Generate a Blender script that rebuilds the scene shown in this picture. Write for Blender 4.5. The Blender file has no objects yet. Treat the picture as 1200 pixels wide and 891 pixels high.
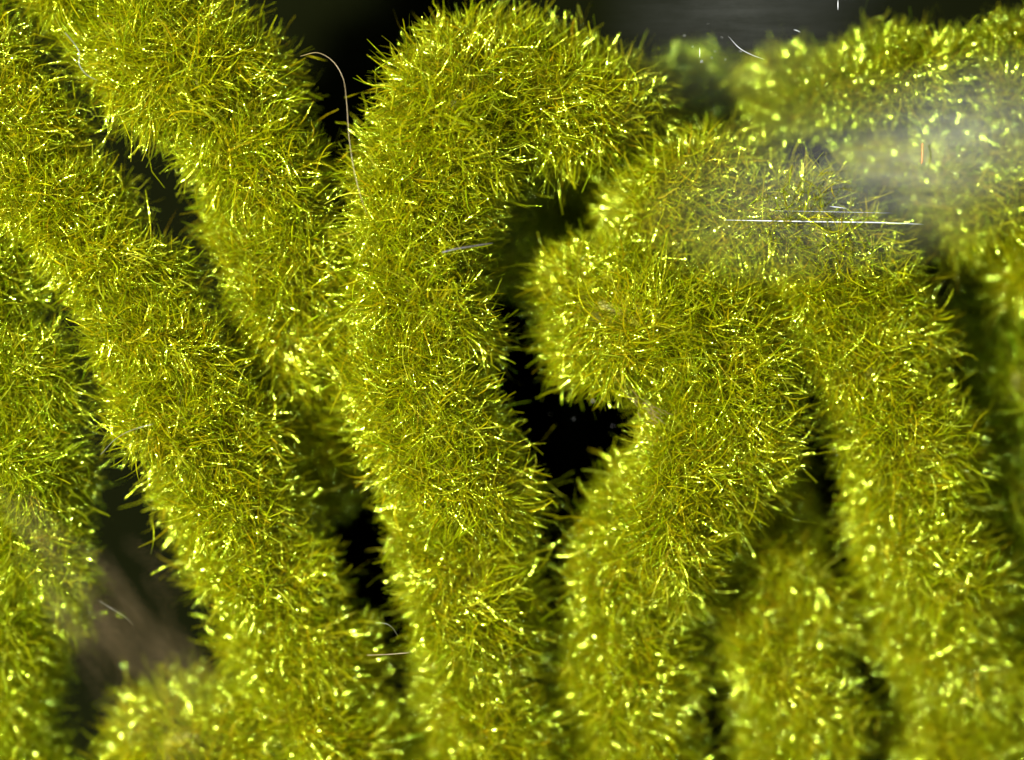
import bpy, math, random
import numpy as np
from mathutils import Vector

# ------------------------------------------------------------------ units
# one photograph pixel at the focal plane is S metres; heights are given in the same unit
S = 5e-5
W, H = 1200.0, 891.0
D = 3000.0                                   # camera distance above z = 0, in pixel units

scene = bpy.context.scene
COL = scene.collection

# ------------------------------------------------------------------ camera
cam_d = bpy.data.cameras.new('camera')
cam = bpy.data.objects.new('camera', cam_d)
COL.objects.link(cam)
cam.location = (0, 0, D * S)
cam_d.sensor_fit = 'HORIZONTAL'
cam_d.sensor_width = 36
cam_d.lens = 36 * D / W
cam_d.clip_start = 0.005
cam_d.clip_end = 10
cam_d.dof.use_dof = True
cam_d.dof.focus_distance = (D - 66) * S
cam_d.dof.aperture_fstop = 10.5
scene.camera = cam

# ------------------------------------------------------------------ world, lamps, exposure
world = bpy.data.worlds.new('World')
scene.world = world
world.use_nodes = True
bg = world.node_tree.nodes['Background']
bg.inputs[0].default_value = (0.80, 0.90, 1.0, 1)
bg.inputs[1].default_value = 0.012


def lamp(name, loc, target, size, power, color):
    l = bpy.data.lights.new(name, 'AREA')
    l.shape = 'DISK'
    l.size = size
    l.energy = power
    l.color = color
    o = bpy.data.objects.new(name, l)
    COL.objects.link(o)
    o.location = loc
    d = Vector(target) - Vector(loc)
    o.rotation_euler = d.to_track_quat('-Z', 'Y').to_euler()
    return o


lamp('key_lamp', (-0.19, 0.03, 0.24), (0, 0, 0), 0.022, 5.5, (1.0, 0.97, 0.88))
for k, (lx, ly) in enumerate([(0.06, 0.10), (-0.02, -0.12)]):
    lamp('added_glint_lamp', (lx, ly, 0.30), (0, 0, 0), 0.018, 0.32, (0.88, 0.94, 1.0))  # weak extra lamps, added only for more glints on the fibres

scene.view_settings.view_transform = 'Standard'
scene.view_settings.look = 'None'
scene.view_settings.exposure = 0.08
scene.view_settings.gamma = 1.0
scene.cycles.use_denoising = True
scene.cycles.max_bounces = 6
scene.cycles.adaptive_threshold = 0.02
scene.cycles.diffuse_bounces = 3
scene.cycles.glossy_bounces = 3
scene.cycles.transmission_bounces = 4
scene.cycles.transparent_max_bounces = 6
scene.cycles.sample_clamp_indirect = 6.0
scene.cycles.caustics_reflective = False
scene.cycles.caustics_refractive = False


# ------------------------------------------------------------------ helpers
def P(px, py, z=0.0):
    """photo pixel at height z (pixel units) -> position in pixel units"""
    k = (D - z) / D
    return np.array([(px - W / 2) * k, -(py - H / 2) * k, z])


def tag(o, label=None, cat=None, group=None, kind=None):
    if label: o['label'] = label
    if cat: o['category'] = cat
    if group: o['group'] = group
    if kind: o['kind'] = kind
    return o


def empty(name, loc=(0, 0, 0)):
    o = bpy.data.objects.new(name, None)
    o.empty_display_size = 0.003
    o.location = loc
    COL.objects.link(o)
    return o


def mesh_object(name, verts, quads, tris, mat, parent=None, tint=None, smooth=True, origin=(0, 0, 0)):
    """verts in pixel units (world); quads/tris index arrays; stored relative to origin"""
    v = (np.asarray(verts, np.float32) * S - np.asarray(origin, np.float32)).astype(np.float32)
    me = bpy.data.meshes.new(name)
    nq, nt = len(quads), len(tris)
    me.vertices.add(len(v))
    me.vertices.foreach_set('co', v.ravel())
    me.loops.add(nq * 4 + nt * 3)
    idx = np.concatenate([np.asarray(quads, np.int32).reshape(-1), np.asarray(tris, np.int32).reshape(-1)])
    me.loops.foreach_set('vertex_index', idx.astype(np.int32))
    me.polygons.add(nq + nt)
    starts = np.concatenate([np.arange(nq) * 4, nq * 4 + np.arange(nt) * 3]).astype(np.int32)
    me.polygons.foreach_set('loop_start', starts)
    if smooth:
        me.polygons.foreach_set('use_smooth', np.ones(nq + nt, dtype=bool))
    if tint is not None:
        a = me.color_attributes.new('tint', 'FLOAT_COLOR', 'POINT')
        a.data.foreach_set('color', np.asarray(tint, np.float32).ravel())
    me.update(calc_edges=True)
    me.materials.append(mat)
    o = bpy.data.objects.new(name, me)
    COL.objects.link(o)
    if parent is not None:
        o.parent = parent
    return o


def norm(a):
    return a / np.maximum(np.linalg.norm(a, axis=-1, keepdims=True), 1e-9)


def catmull(pts, n):
    """dense resample of a Catmull-Rom curve through rows of pts (any number of columns)"""
    p = np.asarray(pts, float)
    p = np.vstack([2 * p[0] - p[1], p, 2 * p[-1] - p[-2]])
    out = []
    m = len(p) - 3
    for i in range(m):
        t = np.linspace(0, 1, n, endpoint=(i == m - 1))[:, None]
        a, b, c, d = p[i:i + 4]
        out.append(0.5 * ((2 * b) + (c - a) * t + (2 * a - 5 * b + 4 * c - d) * t ** 2 + (3 * b - a - 3 * c + d) * t ** 3))
    return np.vstack(out)


def tubes(paths, radii, sides):
    """paths (n, rings, 3), radii (n, rings) -> verts, quads, tris of n closed thin tubes"""
    n, k, _ = paths.shape
    tan = np.gradient(paths, axis=1)
    tan = norm(tan)
    ref = np.where(np.abs(tan[:, :1, 2:3]) > 0.8, np.array([[[1.0, 0, 0]]]), np.array([[[0, 0, 1.0]]]))
    u = norm(np.cross(tan, ref))
    w = np.cross(tan, u)
    ang = np.arange(sides) * 2 * math.pi / sides
    ring = (u[:, :, None, :] * np.cos(ang)[None, None, :, None] + w[:, :, None, :] * np.sin(ang)[None, None, :, None])
    v = paths[:, :, None, :] + ring * radii[:, :, None, None]
    verts = v.reshape(-1, 3)
    base = (np.arange(n) * k * sides)[:, None, None]
    r = (np.arange(k - 1) * sides)[None, :, None]
    s = np.arange(sides)[None, None, :]
    s2 = (s + 1) % sides
    q = np.stack([base + r + s, base + r + s2, base + r + sides + s2, base + r + sides + s], -1).reshape(-1, 4)
    end = (np.arange(n) * k * sides + (k - 1) * sides)[:, None]
    tr = []
    for j in range(1, sides - 1):
        tr.append(np.concatenate([end, end + j, end + j + 1], 1))
    return verts, q, np.vstack(tr)


def ribbons(paths, half, rng):
    """flat twisted fibres: paths (n, rings, 3), half widths (n, rings)"""
    n, k, _ = paths.shape
    tan = norm(np.gradient(paths, axis=1))
    ref = norm(rng.normal(0, 1, (n, 1, 3)))
    u = norm(np.cross(tan, ref))
    w = np.cross(tan, u)
    a = rng.uniform(0, 6.28, (n, 1)) + rng.normal(0, 2.2, (n, 1)) * np.linspace(0, 1, k)[None]
    d = u * np.cos(a)[..., None] + w * np.sin(a)[..., None]
    v = np.stack([paths - d * half[..., None], paths + d * half[..., None]], 2).reshape(-1, 3)
    base = (np.arange(n) * k * 2)[:, None] + (np.arange(k - 1) * 2)[None]
    q = np.stack([base, base + 1, base + 3, base + 2], -1).reshape(-1, 4)
    return v, q


# ------------------------------------------------------------------ materials
def new_mat(name):
    m = bpy.data.materials.new(name)
    m.use_nodes = True
    nt = m.node_tree
    nt.nodes.clear()
    out = nt.nodes.new('ShaderNodeOutputMaterial')
    return m, nt, out


def fibre_material():
    m, nt, out = new_mat('yellow_green_fibre')
    N, L = nt.nodes, nt.links
    at = N.new('ShaderNodeAttribute'); at.attribute_name = 'tint'
    co = N.new('ShaderNodeTexCoord')
    no = N.new('ShaderNodeTexNoise'); no.inputs['Scale'].default_value = 6500; no.inputs['Detail'].default_value = 1
    L.new(co.outputs['Object'], no.inputs['Vector'])
    bu = N.new('ShaderNodeBump'); bu.inputs['Strength'].default_value = 1.0; bu.inputs['Distance'].default_value = 6e-5
    L.new(no.outputs['Fac'], bu.inputs['Height'])
    pr = N.new('ShaderNodeBsdfPrincipled')
    L.new(at.outputs['Color'], pr.inputs['Base Color'])
    pr.inputs['Roughness'].default_value = 0.5
    pr.inputs['Specular IOR Level'].default_value = 0.05
    pr.inputs['Coat Weight'].default_value = 0.7
    pr.inputs['Coat IOR'].default_value = 1.6
    pr.inputs['Coat Roughness'].default_value = 0.10
    L.new(bu.outputs[0], pr.inputs['Coat Normal'])
    tr = N.new('ShaderNodeBsdfTranslucent')
    L.new(at.outputs['Color'], tr.inputs['Color'])
    gl = N.new('ShaderNodeBsdfGlossy')
    gl.inputs['Roughness'].default_value = 0.155
    gl.inputs['Color'].default_value = (0.62, 0.92, 0.01, 1)
    L.new(bu.outputs[0], gl.inputs['Normal'])
    m1 = N.new('ShaderNodeMixShader'); m1.inputs[0].default_value = 0.30
    L.new(pr.outputs[0], m1.inputs[1]); L.new(tr.outputs[0], m1.inputs[2])
    m2 = N.new('ShaderNodeMixShader'); m2.inputs[0].default_value = 0.23
    L.new(m1.outputs[0], m2.inputs[1]); L.new(gl.outputs[0], m2.inputs[2])
    L.new(m2.outputs[0], out.inputs[0])
    return m


def plain_material(name, color, rough, noise=0.0, scale=2000, color2=None, spec=0.5, transl=0.0):
    m, nt, out = new_mat(name)
    N, L = nt.nodes, nt.links
    pr = N.new('ShaderNodeBsdfPrincipled')
    pr.inputs['Roughness'].default_value = rough
    pr.inputs['Specular IOR Level'].default_value = spec
    co = N.new('ShaderNodeTexCoord')
    no = N.new('ShaderNodeTexNoise'); no.inputs['Scale'].default_value = scale; no.inputs['Detail'].default_value = 5
    L.new(co.outputs['Object'], no.inputs['Vector'])
    ra = N.new('ShaderNodeMix'); ra.data_type = 'RGBA'
    c2 = color2 or tuple(c * (1 - noise) for c in color)
    ra.inputs[6].default_value = (*color, 1); ra.inputs[7].default_value = (*c2, 1)
    L.new(no.outputs['Fac'], ra.inputs[0])
    L.new(ra.outputs[2], pr.inputs['Base Color'])
    if transl > 0:
        tr = N.new('ShaderNodeBsdfTranslucent')
        L.new(ra.outputs[2], tr.inputs['Color'])
        mx = N.new('ShaderNodeMixShader'); mx.inputs[0].default_value = transl
        L.new(pr.outputs[0], mx.inputs[1]); L.new(tr.outputs[0], mx.inputs[2])
        L.new(mx.outputs[0], out.inputs[0])
    else:
        L.new(pr.outputs[0], out.inputs[0])
    return m


M_FIB = fibre_material()
M_CORE = plain_material('olive_core_thread', (0.30, 0.28, 0.010), 0.55, scale=1500, color2=(0.17, 0.17, 0.008))
M_BACK = plain_material('dark_backing_weave', (0.003, 0.0036, 0.001), 0.9, scale=900, color2=(0.0015, 0.002, 0.0006), spec=0.0)
M_TAN = plain_material('tan_hair', (0.26, 0.20, 0.09), 0.35, 0.4)
M_WHITE = plain_material('pale_hair', (0.12, 0.12, 0.09), 0.3, 0.3)
M_GREY = plain_material('grey_lint', (0.07, 0.065, 0.06), 0.5, 0.7, 6000)
M_ORANGE = plain_material('orange_fibre', (0.75, 0.20, 0.03), 0.4, 0.3)
M_WISP = plain_material('brown_lint', (0.16, 0.11, 0.04), 0.7, 0.3, transl=0.3)
M_DUST = plain_material('dust_speck', (0.55, 0.55, 0.55), 0.4, 0.3)


def film_material():
    m, nt, out = new_mat('scuffed_plastic_painted_glare')
    N, L = nt.nodes, nt.links
    co = N.new('ShaderNodeTexCoord')
    mp = N.new('ShaderNodeMapping'); mp.inputs['Scale'].default_value = (1 / S / 100, 1 / S / 100, 1 / S / 100)
    L.new(co.outputs['Object'], mp.inputs['Vector'])      # units of 100 px, origin at the film's centre

    def math_(op, a, b=None):
        n = N.new('ShaderNodeMath'); n.operation = op; n.use_clamp = False
        for i, x in enumerate((a, b)):
            if x is None: continue
            if isinstance(x, (int, float)): n.inputs[i].default_value = x
            else: L.new(x, n.inputs[i])
        return n.outputs[0]

    def blob(cx, cy, rx, ry, rot):
        mm = N.new('ShaderNodeMapping'); mm.vector_type = 'TEXTURE'
        mm.inputs['Location'].default_value = (cx, cy, 0)
        mm.inputs['Rotation'].default_value = (0, 0, rot)
        mm.inputs['Scale'].default_value = (rx, ry, 50)
        L.new(mp.outputs[0], mm.inputs['Vector'])
        g = N.new('ShaderNodeTexGradient'); g.gradient_type = 'SPHERICAL'
        L.new(mm.outputs[0], g.inputs[0])
        return math_('POWER', g.outputs['Fac'], 1.3)

    def streak(sx, sy, rot, detail=6, rough=0.7):
        mm = N.new('ShaderNodeMapping'); mm.inputs['Scale'].default_value = (sx, sy, 1)
        mm.inputs['Rotation'].default_value = (0, 0, rot)
        L.new(mp.outputs[0], mm.inputs['Vector'])
        t = N.new('ShaderNodeTexNoise'); t.inputs['Scale'].default_value = 1
        t.inputs['Detail'].default_value = detail; t.inputs['Roughness'].default_value = rough
        L.new(mm.outputs[0], t.inputs['Vector'])
        return t.outputs['Fac']

    GLARE_BLOBS = [(0.75, -0.5, 3.0, 1.2, 0.24, 0.066), (1.75, 0.0, 1.7, 0.95, 0.30, 0.064),
                  (-0.9, 1.3, 1.7, 1.3, 0.0, 0.022)]  # lamp glare painted into the film as pale diffuse patches
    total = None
    for cx, cy, rx, ry, rot, amp in GLARE_BLOBS:
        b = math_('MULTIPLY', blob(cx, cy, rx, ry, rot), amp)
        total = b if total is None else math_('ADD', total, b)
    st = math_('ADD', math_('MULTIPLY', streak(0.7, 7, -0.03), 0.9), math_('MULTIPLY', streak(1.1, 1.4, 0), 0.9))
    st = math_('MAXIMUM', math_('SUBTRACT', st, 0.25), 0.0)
    painted_glare = math_('MULTIPLY', total, math_('MULTIPLY', st, 1.35))  # scuff streaks break up the painted glare
    painted_glare = math_('MINIMUM', painted_glare, 0.6)
    tr = N.new('ShaderNodeBsdfTransparent')
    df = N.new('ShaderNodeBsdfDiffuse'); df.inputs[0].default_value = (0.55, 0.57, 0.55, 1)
    gl = N.new('ShaderNodeBsdfGlossy'); gl.inputs[0].default_value = (1, 1, 1, 1); gl.inputs['Roughness'].default_value = 0.15
    m0 = N.new('ShaderNodeMixShader')
    # gloss faded out towards the edges so no reflection outlines the sheet
    L.new(math_('MULTIPLY', blob(0.75, 0.55, 3.3, 2.2, 0.0), 0.005), m0.inputs[0])
    L.new(tr.outputs[0], m0.inputs[1]); L.new(gl.outputs[0], m0.inputs[2])
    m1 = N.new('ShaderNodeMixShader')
    L.new(painted_glare, m1.inputs[0]); L.new(m0.outputs[0], m1.inputs[1]); L.new(df.outputs[0], m1.inputs[2])
    L.new(m1.outputs[0], out.inputs[0])
    return m


def scratch_material():
    m, nt, out = new_mat('bright_scratch')
    N, L = nt.nodes, nt.links
    pr = N.new('ShaderNodeBsdfPrincipled')
    pr.inputs['Base Color'].default_value = (0.55, 0.57, 0.6, 1)
    pr.inputs['Roughness'].default_value = 0.3
    L.new(pr.outputs[0], out.inputs[0])
    return m


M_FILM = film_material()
M_SCR = scratch_material()


# ------------------------------------------------------------------ the surface everything lies on
def slope(px, py):
    """the whole pile sinks towards the lower edge and towards the right"""
    z = 0.0
    if py > 480: z -= (py - 480) / 411.0 * 120
    if px > 620: z -= (px - 620) / 580.0 * 66
    return z


g = 60
xs = np.linspace(-1500, 1500, g); ys = np.linspace(-1200, 1200, g)
X, Y = np.meshgrid(xs, ys)
rng0 = np.random.default_rng(5)
Z = -620 + 10 * np.sin(X / 90) * np.cos(Y / 70)
bv = np.stack([X, Y, Z], -1).reshape(-1, 3)
ii = (np.arange(g - 1)[:, None] * g + np.arange(g - 1)[None, :]).reshape(-1)
bq = np.stack([ii, ii + 1, ii + g + 1, ii + g], -1)
tag(mesh_object('backing_cloth', bv, bq, np.zeros((0, 3), int), M_BACK), kind='structure')


# ------------------------------------------------------------------ fuzzy strands
def strand(seed, pts, label, density=42.0, rings=6, group='fuzzy strands', fibre=1.0, base=(0.205, 0.203, 0.0008)):
    """pts rows: px, py, height above the slope, radius of the pile (pixels)"""
    rng = np.random.default_rng(seed)
    rows = []
    for px, py, z, r in pts:
        zz = z + slope(px, py)
        rows.append([*P(px, py, zz), 0.90 * r * (D - zz) / D])
    c = catmull(rows, 40)
    pos, rad = c[:, :3], c[:, 3]
    seg = np.linalg.norm(np.diff(pos, axis=0), axis=1)
    arc = np.concatenate([[0], np.cumsum(seg)])
    length = arc[-1]
    mid = pos[len(pos) // 2]
    root = empty('fuzzy_strand', tuple(np.array([pos[0][0], pos[0][1], pos[0][2]]) * S))
    tag(root, label, 'strand', group)
    org = np.array(root.location)

    # core thread: two plies twisted round each other
    tan = norm(np.gradient(pos, axis=0))
    up = np.array([0, 0, 1.0])
    nrm = norm(up[None] - tan * (tan @ up)[:, None])
    bin_ = np.cross(tan, nrm)
    m = max(12, int(length / 9))
    ts = np.linspace(0, length, m)

    def at(a, q):
        return np.stack([np.interp(q, arc, a[:, k]) for k in range(a.shape[1])], -1)
    cp, cn, cb = at(pos, ts), norm(at(nrm, ts)), norm(at(bin_, ts))
    cr = np.interp(ts, arc, rad)
    plies = []
    for ph in (0, math.pi):
        a = ts / 22.0 + ph
        plies.append(cp + (cn * np.cos(a)[:, None] + cb * np.sin(a)[:, None]) * (cr * 0.13)[:, None])
    v, q, t = tubes(np.array(plies), np.repeat((cr * 0.17)[None], 2, 0), 8)
    mesh_object('core_thread', v, q, t, M_CORE, root, origin=org)

    # pile of fine glossy fibres
    n = int(length * density)
    s = rng.uniform(0, length, n)
    th = rng.uniform(-1.95, 1.95, n)
    p0, n0, b0, t0 = at(pos, s), norm(at(nrm, s)), norm(at(bin_, s)), norm(at(tan, s))
    R = np.interp(s, arc, rad)
    # lumpy outline
    for k in range(4):
        R = R * (1 + 0.035 * np.sin(s * rng.uniform(0.008, 0.05) + th * rng.uniform(-1.5, 1.5) + rng.uniform(0, 6.28)))
    radial = n0 * np.cos(th)[:, None] + b0 * np.sin(th)[:, None]
    circ = -n0 * np.sin(th)[:, None] + b0 * np.cos(th)[:, None]
    # tufts: neighbouring fibres lean and part together
    la = np.zeros(n); lc = np.zeros(n); ll = np.zeros(n)
    for k in range(7):
        f = rng.uniform(0.02, 0.11); g_ = rng.uniform(1.0, 4.5)
        p1, p2, p3 = rng.uniform(0, 6.28, 3)
        la += np.sin(s * f + th * g_ + p1) * 0.27
        lc += np.sin(s * f * 0.8 - th * g_ + p2) * 0.27
        ll += np.sin(s * f * 0.6 + th * g_ * 0.7 + p3) * 0.075
    la += rng.normal(0, 0.95, n); lc += rng.normal(0, 0.9, n)
    # at the two ends the fibres fan out along the strand
    e0 = np.clip(1 - s / 60.0, 0, 1); e1 = np.clip(1 - (length - s) / 60.0, 0, 1)
    la += (e1 - e0) * 1.3
    d0 = norm(radial + t0 * la[:, None] + circ * lc[:, None])
    tilt = (d0 * radial).sum(-1)
    Lf = R * np.clip(0.58 + rng.normal(0, 0.14, n), 0.24, 0.95)
    tip = 0.86 + ll + rng.normal(0, 0.13, n)
    longer = rng.random(n) < 0.01
    tip[longer] += rng.uniform(0.08, 0.22, longer.sum())
    r0 = np.maximum(R * 0.12, R * tip - Lf * np.maximum(tilt, 0.25) * 0.92)
    bend = norm(rng.normal(0, 1, (n, 3)))
    bend = norm(bend - d0 * (bend * d0).sum(-1, keepdims=True))
    side = np.cross(d0, bend)
    kb = np.minimum(rng.gamma(2.2, 0.19, n), 0.9)
    u = np.linspace(0, 1, rings)
    wob = rng.normal(0, 0.045, n); wf = rng.uniform(3, 8, n); wp = rng.uniform(0, 6.28, n)
    paths = (p0 + radial * r0[:, None])[:, None, :] + d0[:, None, :] * (u[None, :] * Lf[:, None] * (1 - 0.25 * kb[:, None] * u[None] ** 2))[..., None]
    paths += bend[:, None, :] * (kb[:, None] * Lf[:, None] * u[None] ** 2.2)[..., None]
    paths += side[:, None, :] * (wob[:, None] * Lf[:, None] * np.sin(u[None] * wf[:, None] + wp[:, None]))[..., None]
    thick = fibre * rng.lognormal(math.log(0.49), 0.25, n)
    prof = np.interp(u, [0, 0.7, 1.0], [1.0, 1.0, 0.5])
    v, q = ribbons(paths, thick[:, None] * prof[None], rng)
    t = np.zeros((0, 3), int)
    # colour of each fibre: yellow to green dye lot, a few pale or amber ones
    b_ = np.array(base)
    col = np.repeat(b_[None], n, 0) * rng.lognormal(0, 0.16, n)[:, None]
    hue = rng.normal(0, 0.09, n)
    col[:, 0] *= 1 + hue; col[:, 1] *= 1 - 0.5 * hue
    pale = rng.random(n) < 0.10
    col[pale] = col[pale] * 0.75 + np.array([0.10, 0.115, 0.012])
    amber = rng.random(n) < 0.05
    col[amber] *= np.array([1.0, 0.78, 0.9])
    rgba = np.concatenate([np.clip(col, 0, 0.8), np.ones((n, 1))], 1)
    tint = np.repeat(rgba[:, None, None, :], rings, 1).repeat(2, 2)
    # each fibre runs from yellower at the root to greener at the tip
    tint[:, :, :, 0] *= np.interp(u, [0, 1], [1.18, 0.88])[None, :, None]
    tint = tint.reshape(-1, 4)
    o = mesh_object('fibre_pile', v, q, t, M_FIB, root, tint=tint, smooth=False, origin=org)
    global TOTAL; TOTAL += n
    tag(o, kind='stuff')
    return root


TOTAL = 0
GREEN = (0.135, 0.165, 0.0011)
STRANDS = [
    # diagonal strand on the left
    (11, [(-85, 10, -10, 84), (-18, 100, 0, 84), (42, 200, 0, 80), (138, 330, 2, 76), (222, 480, 2, 85), (296, 625, 4, 84), (348, 740, 6, 80), (388, 850, 0, 92), (400, 960, -10, 88)],
     'long straight fuzzy strand slanting beside the dark notch with the tan lint wisp', {}),
    # upper left loop
    (12, [(40, -70, -60, 90), (120, -5, -25, 96), (215, 70, 0, 98), (288, 160, -6, 90), (328, 270, -20, 82), (342, 370, -48, 84), (356, 460, -100, 78), (368, 560, -170, 66)],
     'short fuzzy strand fading down into the narrow gap beside the long tan hair', {}),
    # centre strand
    (13, [(585, 980, -10, 92), (572, 880, 0, 92), (563, 740, 0, 88), (536, 600, 0, 88), (498, 470, 0, 92), (486, 360, 2, 94), (492, 265, 4, 94), (514, 168, 6, 98), (572, 110, 6, 90), (658, 110, -18, 86), (720, 134, -75, 78), (765, 190, -150, 66)],
     'bright fuzzy strand bent over at its top like a walking cane', {}),
    # hook round the hole
    (14, [(670, 358, -45, 76), (706, 362, -5, 90), (752, 372, 5, 94), (818, 408, 10, 102), (856, 480, 12, 96), (794, 582, 8, 92), (750, 655, 2, 92), (744, 740, 0, 92), (738, 860, 0, 92), (738, 970, -10, 90)],
     'fuzzy strand hooked around the small black hole', {}),
    # right-hand diagonal strand
    (15, [(745, 262, -90, 70), (810, 235, -20, 84), (880, 240, 6, 88), (958, 300, 8, 90), (1002, 385, 6, 95), (1050, 500, 4, 88), (1080, 640, 4, 90), (1114, 780, 4, 86), (1130, 900, 0, 86), (1135, 990, -10, 90)],
     'long fuzzy strand running out from under the scuffed glare of the plastic film', dict(density=37)),
    # bottom strand between hook and diagonal
    (16, [(882, 550, -150, 60), (899, 640, -75, 76), (917, 735, -12, 82), (926, 850, 18, 80), (930, 980, 18, 80)],
     'short fuzzy strand emerging below a dark cleft beside the hooked strand', dict(density=37)),
    # leftmost strand
    (17, [(-70, 230, -40, 80), (-22, 330, -20, 82), (10, 440, -14, 80), (28, 560, -10, 80), (34, 660, -8, 78), (22, 760, -10, 76), (0, 860, -20, 82), (-10, 970, -30, 82)],
     'fuzzy strand partly veiled by the tan lint wisp', dict(base=(0.175, 0.19, 0.0011))),
    # bottom left strand, nearest
    (18, [(165, 950, 0, 88), (205, 878, 10, 84), (285, 862, 10, 84), (370, 895, 0, 84), (450, 960, -20, 84)],
     'blurred fuzzy strand arching up below the tan lint wisp', dict(density=34)),
    # upper right, horizontal
    (19, [(884, 138, -150, 46), (932, 116, -72, 56), (1000, 102, -25, 66), (1095, 94, -12, 68), (1190, 90, -8, 70), (1290, 96, -12, 70)],
     'sideways fuzzy strand lying behind the grey glare of the plastic film', dict(density=37, base=(0.15, 0.155, 0.0009))),
    # right, under the glare
    (20, [(1010, 215, -140, 60), (1075, 215, -60, 78), (1150, 235, -30, 88), (1225, 262, -30, 90), (1310, 300, -40, 88)],
     'wide fuzzy strand under the brightest painted glare of the plastic film', dict(density=37)),
    # right edge, sunk
    (21, [(1190, 380, -120, 60), (1196, 460, -80, 74), (1200, 580, -60, 78), (1215, 700, -60, 80), (1225, 820, -60, 82), (1230, 960, -60, 82)],
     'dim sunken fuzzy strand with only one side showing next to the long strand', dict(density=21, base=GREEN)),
    # lower layer glimpsed between the others
    (23, [(806, 88, -190, 46), (814, 120, -150, 56), (800, 175, -130, 62), (720, 240, -170, 62), (640, 260, -190, 60), (600, 330, -210, 56)],
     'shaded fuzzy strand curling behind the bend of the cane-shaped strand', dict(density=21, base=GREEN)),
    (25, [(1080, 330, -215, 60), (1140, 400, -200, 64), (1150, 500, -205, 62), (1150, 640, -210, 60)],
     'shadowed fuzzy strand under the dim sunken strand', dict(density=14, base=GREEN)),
]
for seed, pts, label, kw in STRANDS:
    strand(seed, pts, label, **kw)
print('FIBRES', TOTAL)


# ------------------------------------------------------------------ stray hairs, lint and dust
def hair(name, pts, radius, mat, label, cat, flat=False, group=None, seed=0):
    rows = np.array([[*P(px, py, z)] for px, py, z in pts])
    c = catmull(rows, 12)
    rng = np.random.default_rng(seed)
    r = 0.52 * radius * (1 + 0.12 * np.sin(np.linspace(0, 25, len(c)))) * np.interp(np.linspace(0, 1, len(c)), [0, 0.05, 0.9, 1], [0.6, 1, 1, 0.4])
    v, q, t = tubes(c[None], r[None], 6)
    org = rows[0] * S
    o = mesh_object(name, v, q, t, mat, origin=org)
    o.location = org
    return tag(o, label, cat, group)


hair('loose_hair', [(352, 66, 60), (372, 62, 76), (390, 72, 84), (402, 92, 88), (406, 118, 92), (409, 160, 96), (414, 195, 98), (422, 228, 98), (430, 252, 96)], 0.45, M_TAN,
     'long tan hair curving over the gap beside the cane-shaped strand', 'hair')
hair('loose_hair', [(76, 38, 84), (86, 50, 90), (93, 62, 92), (93, 76, 92), (102, 88, 92), (114, 94, 90)], 0.7, M_WHITE,
     'kinked white hair on the edge of the short fading strand', 'hair')
hair('loose_hair', [(118, 533, 40), (135, 515, 70), (155, 504, 88), (180, 497, 96)], 0.5, M_WHITE,
     'pale hair reaching across the gap onto the long slanting strand', 'hair')
hair('loose_hair', [(116, 704, 10), (130, 713, 20), (145, 722, 20), (156, 732, 10)], 0.5, M_WHITE,
     'faint curled hair hanging in the dark notch above the tan lint wisp', 'hair')
hair('loose_hair', [(440, 730, 60), (452, 731, 72), (460, 736, 70), (466, 745, 60)], 0.6, M_WHITE,
     'short silvery hair bridging the gap below the cane-shaped strand', 'hair')
hair('loose_hair', [(430, 768, 60), (455, 767, 72), (480, 765, 82)], 0.6, M_TAN,
     'straight brownish hair bridging the gap between two strands', 'hair')
hair('lint_splinter', [(518, 296, 100), (534, 292, 104), (552, 289, 104), (578, 285, 98)], 1.5, M_GREY,
     'small grey splinter of lint on the bend of the cane-shaped strand', 'lint')
hair('orange_fibre', [(1081, 168, 62), (1081, 180, 64), (1080, 192, 62)], 1.2, M_ORANGE,
     'tiny orange fibre standing in the glare of the plastic film', 'fibre')


def wisp(seed, centre, n, label, width, z):
    rng = np.random.default_rng(seed)
    rows = catmull(np.array([[*P(px, py, zz)] for px, py, zz in centre]), 20)
    arc = np.linspace(0, 1, len(rows))
    paths = []
    for i in range(n):
        a = rng.beta(3.2, 1.3) * 0.95 - 0.1; b = a + rng.uniform(0.15, 0.4)
        u = np.clip(np.linspace(a, b, 7), 0, 1)
        p = np.stack([np.interp(u, arc, rows[:, k]) for k in range(3)], -1)
        wloc = np.interp((a + b) / 2, np.linspace(0, 1, len(width)), width)
        off = np.clip(rng.normal(0, 1, 3), -2, 2) * np.array([wloc, wloc, wloc * 0.3])
        p = p + off + np.cumsum(rng.normal(0, wloc * 0.12, (7, 3)), 0)
        paths.append(p)
    paths = np.array(paths)
    r = np.full((n, 7), 0.32)
    v, q, t = tubes(paths, r, 3)
    org = rows[0] * S
    o = mesh_object('lint_wisp', v, q, t, M_WISP, origin=org)
    o.location = org
    return tag(o, label, 'lint')


wisp(3, [(-20, 540, 420), (40, 620, 430), (100, 700, 440), (150, 775, 450), (215, 840, 450)], 58,
     'blurred tan wisp of lint floating over the dark notch', [12, 16, 24, 36, 36], 200)
wisp(4, [(725, 452, 30), (750, 472, 40), (775, 490, 40)], 24,
     'small tan tuft of lint at the rim of the small black hole', [5, 8, 6], 60)


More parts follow.
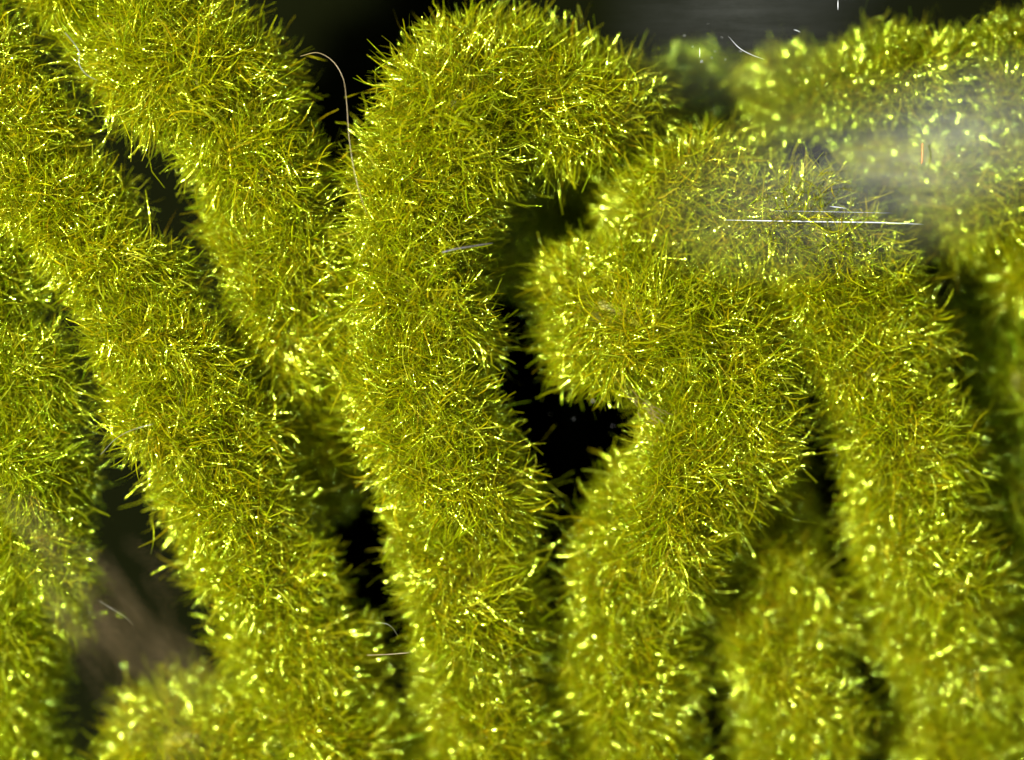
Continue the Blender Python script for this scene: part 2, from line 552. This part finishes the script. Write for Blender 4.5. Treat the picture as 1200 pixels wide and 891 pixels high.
def speck(px, py, z, r, seed, label):
    rng = np.random.default_rng(seed)
    c = P(px, py, z)
    # irregular flake: squashed, jittered octahedron subdivided once by hand
    dirs = [(1, 0, 0), (-1, 0, 0), (0, 1, 0), (0, -1, 0), (0, 0, 1), (0, 0, -1), (1, 1, .3), (-1, 1, -.3), (1, -1, .2), (-1, -1, .4)]
    import bmesh
    bm = bmesh.new()
    for d in dirs:
        d = np.array(d, float) * np.array([1, 0.75, 0.4]) * rng.uniform(0.6, 1.0) * r * S
        bm.verts.new(d)
    bmesh.ops.convex_hull(bm, input=bm.verts)
    me = bpy.data.meshes.new('dust_speck'); bm.to_mesh(me); bm.free()
    me.materials.append(M_DUST)
    o = bpy.data.objects.new('dust_speck', me); COL.objects.link(o)
    o.location = c * S
    o.rotation_euler = tuple(rng.uniform(0, 3, 3))
    return tag(o, label, 'dust', 'dust specks')


for k, (px, py, z) in enumerate([(672, 491, -40), (718, 499, -40), (645, 486, -60), (695, 470, -50)]):
    speck(px, py, z, 1.1, 30 + k, 'white dust speck floating in the small black hole')
for k, (px, py, z) in enumerate([(838, 60, 10), (822, 72, 10), (846, 44, 10), (834, 68, 12), (868, 60, 10), (802, 42, 10), (830, 28, 10), (850, 70, 12), (812, 55, 10)]):
    speck(px, py, z, 1.1, 50 + k, 'white dust speck among the curved scratches of the plastic film')

# ------------------------------------------------------------------ scuffed clear plastic film with painted glare over the upper right
FX, FY = 960.0, 150.0


def film_z(px, py):
    return 66 + 8 * math.sin(px / 130.0) * math.cos(py / 90.0) - (px - 700) * 0.03


fc = P(FX, FY, 60)
film = empty('plastic_film', tuple(fc * S))
tag(film, 'scuffed clear plastic film with painted grey glare and fine scratches', 'plastic film')
gx = np.linspace(690, 1290, 40); gy = np.linspace(-60, 345, 28)
fv = []
for z_off in (0.0,):
    for y in gy:
        for x in gx:
            fv.append(P(x, y, film_z(x, y)))
fv = np.array(fv)
w_ = len(gx)
ii = (np.arange(len(gy) - 1)[:, None] * w_ + np.arange(w_ - 1)[None, :]).reshape(-1)
fq = np.stack([ii, ii + w_, ii + w_ + 1, ii + 1], -1)
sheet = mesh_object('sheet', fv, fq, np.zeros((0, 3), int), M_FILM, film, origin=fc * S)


def scratch(pts, r):
    rows = np.array([P(px, py, film_z(px, py) + 1.5) for px, py in pts])
    c = catmull(rows, 10)
    n = len(c)
    rad = (0.55 if r > 1 else 0.5) * r * np.interp(np.linspace(0, 1, n), [0, 0.35, 0.7, 1], [0.12, 1, 0.8, 0.12])
    v, q, t = tubes(c[None], rad[None], 4)
    mesh_object('scratch', v, q, t, M_SCR, film, origin=fc * S)


scratch([(848, 258), (900, 259), (960, 260), (1030, 261), (1082, 263)], 1.3)
scratch([(900, 247), (980, 248.5), (1050, 250)], 0.3)
scratch([(972, 242), (982, 243), (992, 244.5)], 0.8)
scratch([(982, 0), (982, 6), (982, 12)], 0.8)
scratch([(853, 42), (866, 56), (880, 64), (896, 70)], 0.5)
scratch([(820, 56), (820, 62), (820, 68)], 0.5)
scratch([(930, 35), (934, 36), (938, 38)], 0.6)
